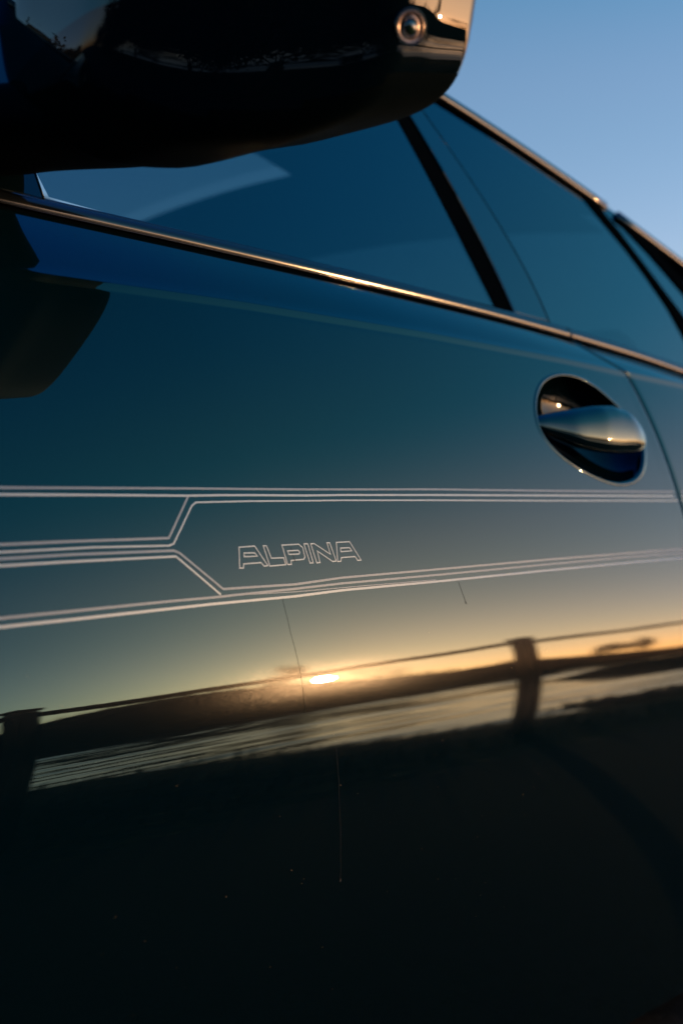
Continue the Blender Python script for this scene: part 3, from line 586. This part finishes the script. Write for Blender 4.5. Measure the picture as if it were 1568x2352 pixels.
# ------------------------------------------------------------------ wing mirror
secs = MIRROR
MN = 56; secs_f = []
sx = [s_[0] for s_ in secs]
def slope(i, c):
    if i == 0: return (secs[1][c] - secs[0][c]) / (sx[1] - sx[0])
    d0 = (secs[i][c] - secs[i - 1][c]) / (sx[i] - sx[i - 1])
    if i == len(secs) - 1:
        m_ = slope(i - 1, c); r_ = d0 * 1.5 - m_ * 0.5; return r_ if r_ * d0 > 0 else 0.0
    d1 = (secs[i + 1][c] - secs[i][c]) / (sx[i + 1] - sx[i]); h0, h1 = sx[i] - sx[i - 1], sx[i + 1] - sx[i]
    return 0.0 if d0 * d1 <= 0 else 2 * d0 * d1 / (d0 + d1)
for i in range(len(secs) - 1):
    n_ = 6 if i < len(secs) - 3 else 9; dx_ = sx[i + 1] - sx[i]
    for q in range(n_):
        t = q / n_; h00, h10, h01, h11 = 2 * t**3 - 3 * t**2 + 1, t**3 - 2 * t**2 + t, -2 * t**3 + 3 * t**2, t**3 - t**2
        secs_f.append([sx[i] + dx_ * t] + [h00 * secs[i][c] + h10 * dx_ * slope(i, c) + h01 * secs[i + 1][c] + h11 * dx_ * slope(i + 1, c) for c in range(1, 5)])
secs_f.append(list(secs[-1]))
def mring(sec, s=1.0):
    x, y0, y1, z0, z1 = sec; yc, zc_, hy, hz = (y0 + y1) / 2, (z0 + z1) / 2, (y1 - y0) / 2 * s, (z1 - z0) / 2 * s
    out = []
    for k in range(MN):
        a = 2 * math.pi * (k + 0.5) / MN; c_, s_ = math.cos(a), math.sin(a); e = 2 / 4.2
        y = hy * math.copysign(abs(c_) ** e, c_); z = hz * math.copysign(abs(s_) ** e, s_)
        y -= MTILT * z * (1 - c_) / 2
        out.append((x, yc + y, zc_ + z + MSHEAR * (y / max(hy, 1e-6)) * hy))
    return out
rows = [mring(s_) for s_ in secs_f]
rows = rows[:-1] + [mring(secs_f[-1])] + [[(x + 0.004, y, z) for x, y, z in mring(secs_f[-1], 0.985)], [(x + 0.004, y, z) for x, y, z in mring(secs_f[-1], 0.95)], [(x - 0.012, y, z) for x, y, z in mring(secs_f[-1], 0.94)]]
V = [p for r_ in rows for p in r_]
allf = [(i * MN + k, i * MN + (k + 1) % MN, (i + 1) * MN + (k + 1) % MN, (i + 1) * MN + k) for i in range(len(rows) - 1) for k in range(MN)] + [tuple(range(MN))]
def halfshell(keep_upper):
    bm = bmesh.new(); vs_ = [bm.verts.new(p) for p in V]
    for f in allf: bm.faces.new([vs_[q] for q in f])
    bmesh.ops.recalc_face_normals(bm, faces=bm.faces)
    no_ = Vector((0, MSPLIT[1], 1)).normalized()
    bmesh.ops.bisect_plane(bm, geom=bm.verts[:] + bm.edges[:] + bm.faces[:], dist=1e-6, plane_co=(0.7, 0.08, MSPLIT[0]), plane_no=no_, clear_inner=keep_upper, clear_outer=not keep_upper)
    return bm
def to_obj(name, bm, m, parent):
    me = bpy.data.meshes.new(name); bm.to_mesh(me); bm.free(); return link(name, me, m, parent)
mirror = to_obj('wing_mirror', halfshell(True), paint, car)
bml = halfshell(False); bmb = bml.copy(); bml.normal_update(); bmb.normal_update()
bmesh.ops.delete(bml, geom=[f for f in bml.faces if f.normal.z < -0.55], context='FACES')
bmesh.ops.delete(bmb, geom=[f for f in bmb.faces if f.normal.z >= -0.55], context='FACES')
under = to_obj('mirror_cover', bml, cover, mirror)
bottom = to_obj('mirror_underside', bmb, under_m, mirror)
gl = [(x - 0.010, y, z) for x, y, z in mring(secs_f[-1], 0.94)]
obj('mirror_glass', gl, [tuple(range(MN))], chrome, mirror, smooth=False)
# arm from the door to the head
arm = []
for x0, x1, y, z0, z1 in MARM:
    for k in range(28):
        a = 2 * math.pi * k / 28; c_, s_ = math.cos(a), math.sin(a)
        arm.append(((x0 + x1) / 2 + (x1 - x0) / 2 * math.copysign(abs(c_) ** 0.7, c_), y, (z0 + z1) / 2 + (z1 - z0) / 2 * math.copysign(abs(s_) ** 0.7, s_)))
na = len(MARM)
o = obj('mirror_arm', arm, [(i * 28 + k, i * 28 + (k + 1) % 28, (i + 1) * 28 + (k + 1) % 28, (i + 1) * 28 + k) for i in range(na - 1) for k in range(28)] + [tuple(range(28)), tuple((na - 1) * 28 + k for k in range(28))], under_m, mirror)
sm_ = o.modifiers.new('smooth', 'SUBSURF'); sm_.levels = 2; sm_.render_levels = 2
# surround-view camera in the lower cover
bmt = bmesh.new(); bmt.from_mesh(under.data); bvh = BVHTree.FromBMesh(bmt)
hitp, hn, _, _ = bvh.ray_cast(CAM, (Vector(LENS) - CAM).normalized()); bmt.free()
if hitp is None: hitp, hn = Vector(LENS), Vector((0, -1, -0.3)).normalized()
if hn.dot(CAM - hitp) < 0: hn = -hn
axis = (hn * 0.75 + (CAM - hitp).normalized() * 0.25).normalized()
q = axis.to_track_quat('Z', 'Y').to_matrix().to_4x4(); M = Matrix.Translation(hitp) @ q
def lathe(name, prof, m, parent, N=40):
    V = [M @ Vector((r * math.cos(2 * math.pi * k / N), r * math.sin(2 * math.pi * k / N), h)) for r, h in prof for k in range(N)]
    return obj(name, V, [(i * N + k, i * N + (k + 1) % N, (i + 1) * N + (k + 1) % N, (i + 1) * N + k) for i in range(len(prof) - 1) for k in range(N)], m, parent)
lathe('camera_ring', [(0.0150, -0.004), (0.0150, 0.0008), (0.0146, 0.0014), (0.0138, 0.0014), (0.0132, 0.0006)], gloss, mirror)
lathe('lens_barrel', [(0.0132, 0.0006), (0.0126, 0.0012), (0.0118, 0.0010), (0.0085, -0.0006), (0.0078, 0.0004), (0.0070, 0.0004), (0.0064, -0.0006)], lens_r, mirror)
lathe('camera_lens', [(0.0064, -0.0006), (0.0056, 0.0010), (0.0040, 0.0022), (0.0020, 0.0028), (0.0001, 0.0030)], lens_m, mirror)

# ------------------------------------------------------------------ fence beside the lane (seen mirrored in the door)
FY = -1.90
fence = empty('wooden_fence', (4.5, FY, 0)); tag(fence, 'wooden post and rail fence along the riverbank, mirrored in the door', 'fence')
def rail_z(x): return 0.790 + 0.027 * (x - 1.75)
fence.matrix_world = Matrix.Translation((0, 0, 0)); fence.location = (0, 0, 0)
posts = [1.745 + 2.19 * k for k in range(-3, 7)]
for i, x in enumerate(posts):
    bm = bmesh.new(); w = 0.072; g0 = float(ground_h(x, 1.9)) - 0.15; top = rail_z(x) + 0.032
    box(bm, (x, FY, (g0 + top) / 2), (w, w, top - g0), Matrix.Rotation(R(random.uniform(6.4, 7.2)), 3, 'Y'))
    for v in bm.verts: v.co.x += random.uniform(-.004, .004)
    p_ = bm_obj('post', bm, wood, fence, True, 0.012, 2)
    bm = bmesh.new(); box(bm, (x + 0.056, FY, top + 0.004), (w + 0.016, w + 0.016, 0.014), Matrix.Rotation(R(5), 3, 'Y')); bm_obj('post_cap', bm, wood, p_, True, 0.006, 2)
for a_, b_ in zip(posts[:-1], posts[1:]):
    P = [(a_ + (b_ - a_) * t, FY + 0.02 * math.sin(t * 7 + a_), rail_z(a_ + (b_ - a_) * t) - 0.022 * math.sin(math.pi * t) + 0.003 * math.sin(t * 19 + a_)) for t in np.linspace(0, 1, 14)]
    V, Fc = tube(P, [0.0165 + random.uniform(-.001, .001) for _ in P], 9); obj('rail', V, Fc, wood, fence)

# ------------------------------------------------------------------ vegetation
def blades(name, spots, label, cat, m):
    V = []; Fc = []
    for x, v, h, w in spots:
        g = float(ground_h(x, v)); a = random.uniform(0, math.pi); ln = random.uniform(-0.35, 0.35) * h; l2 = random.uniform(-0.2, 0.2) * h
        dx, dy = math.cos(a) * w, math.sin(a) * w; n = len(V)
        V += [(x - dx, -v - dy, g - 0.02), (x + dx, -v + dy, g - 0.02), (x + ln * 0.4 + dx * 0.7, -v + l2 * 0.4 + dy * 0.7, g + h * 0.6), (x + ln * 0.4 - dx * 0.7, -v + l2 * 0.4 - dy * 0.7, g + h * 0.6), (x + ln, -v + l2, g + h)]
        Fc += [(n, n + 1, n + 2, n + 3), (n + 3, n + 2, n + 4)]
    return tag(obj(name, V, Fc, m, smooth=False, fix=False), label, cat, kind='stuff')
sp = []
for _ in range(9000):
    x = random.uniform(0.8, 12); v = random.uniform(1.6, 4.3); sp.append((x, v, random.uniform(0.03, 0.10), random.uniform(0.002, 0.004)))
for cx, cv, nn, hh in ((4.05, 3.6, 90, 0.26), (4.65, 3.6, 30, 0.16), (5.4, 3.7, 40, 0.12), (2.7, 3.5, 40, 0.12)):
    for _ in range(nn): sp.append((random.gauss(cx, 0.14), random.gauss(cv, 0.12), random.uniform(0.4, 1) * hh, random.uniform(0.0015, 0.004)))
blades('grass', sp, 'short rough grass and taller tufts on the near riverbank', 'grass', grass_m)
sp = []
for _ in range(5200):
    x = random.uniform(22, 135); v = random.choice([random.uniform(60.5, 62.5), random.uniform(66, 70)]); sp.append((x, v, random.uniform(0.15, 0.55), random.uniform(0.02, 0.05)))
for _ in range(160):
    cx = random.uniform(38, 100); 
    for _ in range(5): sp.append((random.gauss(cx, 0.5), random.uniform(66.5, 69), random.uniform(0.7, 1.9), random.uniform(0.02, 0.045)))
for _ in range(1200): sp.append((random.uniform(24, 30), random.uniform(6, 18), random.uniform(0.04, 0.14), random.uniform(0.01, 0.02)))
blades('reeds', sp, 'fringe of reeds and rough grass along the far riverbank', 'reeds', grass_m)

def tree(name, x, v, h, spread, n, bare, label, cat='tree', group=None, base=None):
    g = float(ground_h(x, v)) if base is None else base
    t = empty(name, (x, -v, g)); tag(t, label, cat, group)
    rs = random.Random(int(x * 37 + v)); V = []; Fc = []
    def limb(p, q, r0, r1):
        vv_, ff = tube([p, (Vector(p) + Vector(q)) / 2 + Vector((rs.uniform(-.04, .04) * h, rs.uniform(-.04, .04) * h, 0)), q], [r0, (r0 + r1) / 2, r1], 6)
        o_ = len(V); V.extend(vv_); Fc.extend([tuple(i + o_ for i in f) for f in ff])
    fork = Vector((rs.uniform(-.05, .05) * h, 0, h * (0.16 if 'shrub' in name or 'bush' in name else 0.38))); limb((0, 0, -0.2), fork, h * 0.030, h * 0.020); tips = []
    for k in range(9):
        a = k * 2.4; e = Vector((math.cos(a) * spread * rs.uniform(.4, .85), math.sin(a) * spread * rs.uniform(.4, .85), h * (rs.uniform(.08, .92) if 'shrub' in name or 'bush' in name else rs.uniform(.55, .95))))
        limb(fork * rs.uniform(.6, 1), e, h * (0.005 if name == 'shrub' else 0.014), h * (0.002 if name == 'shrub' else 0.004)); tips.append(e)
    obj('trunk', V, Fc, bark, t)
    V = []; Fc = []
    for k in range(n):
        e = tips[k % len(tips)]; p = e + Vector((rs.gauss(0, .22) * spread, rs.gauss(0, .22) * spread, rs.gauss(0, .12) * h)); o_ = len(V)
        if bare:
            d = Vector((rs.uniform(-.4, .4), rs.uniform(-.4, .4), rs.uniform(.3, 1))).normalized() * h * rs.uniform(.08, .2); w = h * 0.0035
            s_ = Vector((w, 0, 0)); V += [p - s_, p + s_, p + d]; Fc.append((o_, o_ + 1, o_ + 2))
        else:
            u = Vector((rs.uniform(-1, 1), rs.uniform(-1, 1), rs.uniform(-1, 1))).normalized(); w_ = u.orthogonal().normalized(); s_ = rs.uniform(.05, .095) if name == 'shrub' else rs.uniform(.02, .04) if name == 'low_bush' else h * rs.uniform(.018, .04)
            V += [p - u * s_, p + w_ * s_ * .6, p + u * s_, p - w_ * s_ * .6]; Fc.append((o_, o_ + 1, o_ + 2, o_ + 3))
    obj('crown', V, Fc, twig if bare else leaf, t, smooth=False, fix=False)
    return t
def azpt(az, dist, x0=0.9): return x0 + dist * math.cos(R(az)), dist * math.sin(R(az))
x, v = azpt(45.5, 96); tree('bare_shrub', x, v, 5.4, 2.0, 1500, True, 'small bare shrub on the far dyke just left of the mirrored sun', 'shrub')
for (az, d, h, s_, b_, lb) in ((41.4, 104, 3.8, 2.6, True, 'low bare bush on the far dyke right of the mirrored sun'),
                              (31.2, 150, 5.0, 2.0, False, 'round leafy tree on the far shore, nearer the mirrored post'),
                              (29.9, 152, 5.4, 1.9, False, 'round leafy tree on the far shore, farther from the mirrored post'),
                              (24.5, 170, 7.5, 4.0, False, 'broad dark tree at the far bend of the river'),
                              (60.5, 95, 6.0, 2.5, False, 'dense tree on the far dyke behind the nearest mirrored post')):
    x, v = azpt(az, d); tree('bare_bush' if b_ else 'leafy_tree', x, v, h, s_, 1500, b_, lb, 'bush' if b_ else 'tree', None)
x, v = 8.1, 3.35
tree('low_bush', x, v, 0.26, 0.85, 5000, False, 'low dark bush at the edge of the near bank beyond the mirrored middle post', 'bush')

V = []; Fc = []
for k in range(150):
    x, y = random.uniform(-95, -4), random.uniform(24, 38); h = random.uniform(7.5, 10.5) * (1 - 0.25 * abs(math.sin(x * .21)))
    v_, f_ = tube([(x, y, -0.3), (x + .2, y, h * .5), (x + .1, y, h * .85)], [.22, .14, .05], 5); o_ = len(V); V += v_; Fc += [tuple(i + o_ for i in f) for f in f_]
    for q in range(130):
        p = Vector((random.gauss(x, 2.0), random.gauss(y, 2.0), h * random.uniform(.12, 1) ** .8)); u = Vector((random.uniform(-1, 1), random.uniform(-1, 1), random.uniform(-1, 1))).normalized(); w_ = u.orthogonal(); s_ = random.uniform(.3, .7); o_ = len(V)
        V += [p - u * s_, p + w_ * s_ * .6, p + u * s_, p - w_ * s_ * .6]; Fc.append((o_, o_ + 1, o_ + 2, o_ + 3))
tag(obj('woods', V, Fc, leaf, smooth=False, fix=False), 'dark woods across the field, mirrored in the front of the wing mirror', 'woods', kind='stuff')

for k, (x, v, h, s_, lb) in enumerate(((0.5, 3.9, 1.6, 1.1, 'bushy shrub at the water edge abreast of the wing mirror'), (-1.6, 3.9, 1.9, 1.5, 'bushy shrub at the water edge level with the front wheel'), (-4.4, 4.0, 2.2, 1.9, 'wide shrub at the water edge ahead of the bonnet'), (-8.2, 4.2, 2.4, 2.3, 'wide shrub at the water edge far ahead of the bonnet'), (-13, 4.4, 2.8, 3.0, 'wide shrub at the water edge, farthest ahead of the car'))):
    tree('shrub', x, v, h, s_, 12000, False, lb, 'shrub', 'shrubs on the near bank')
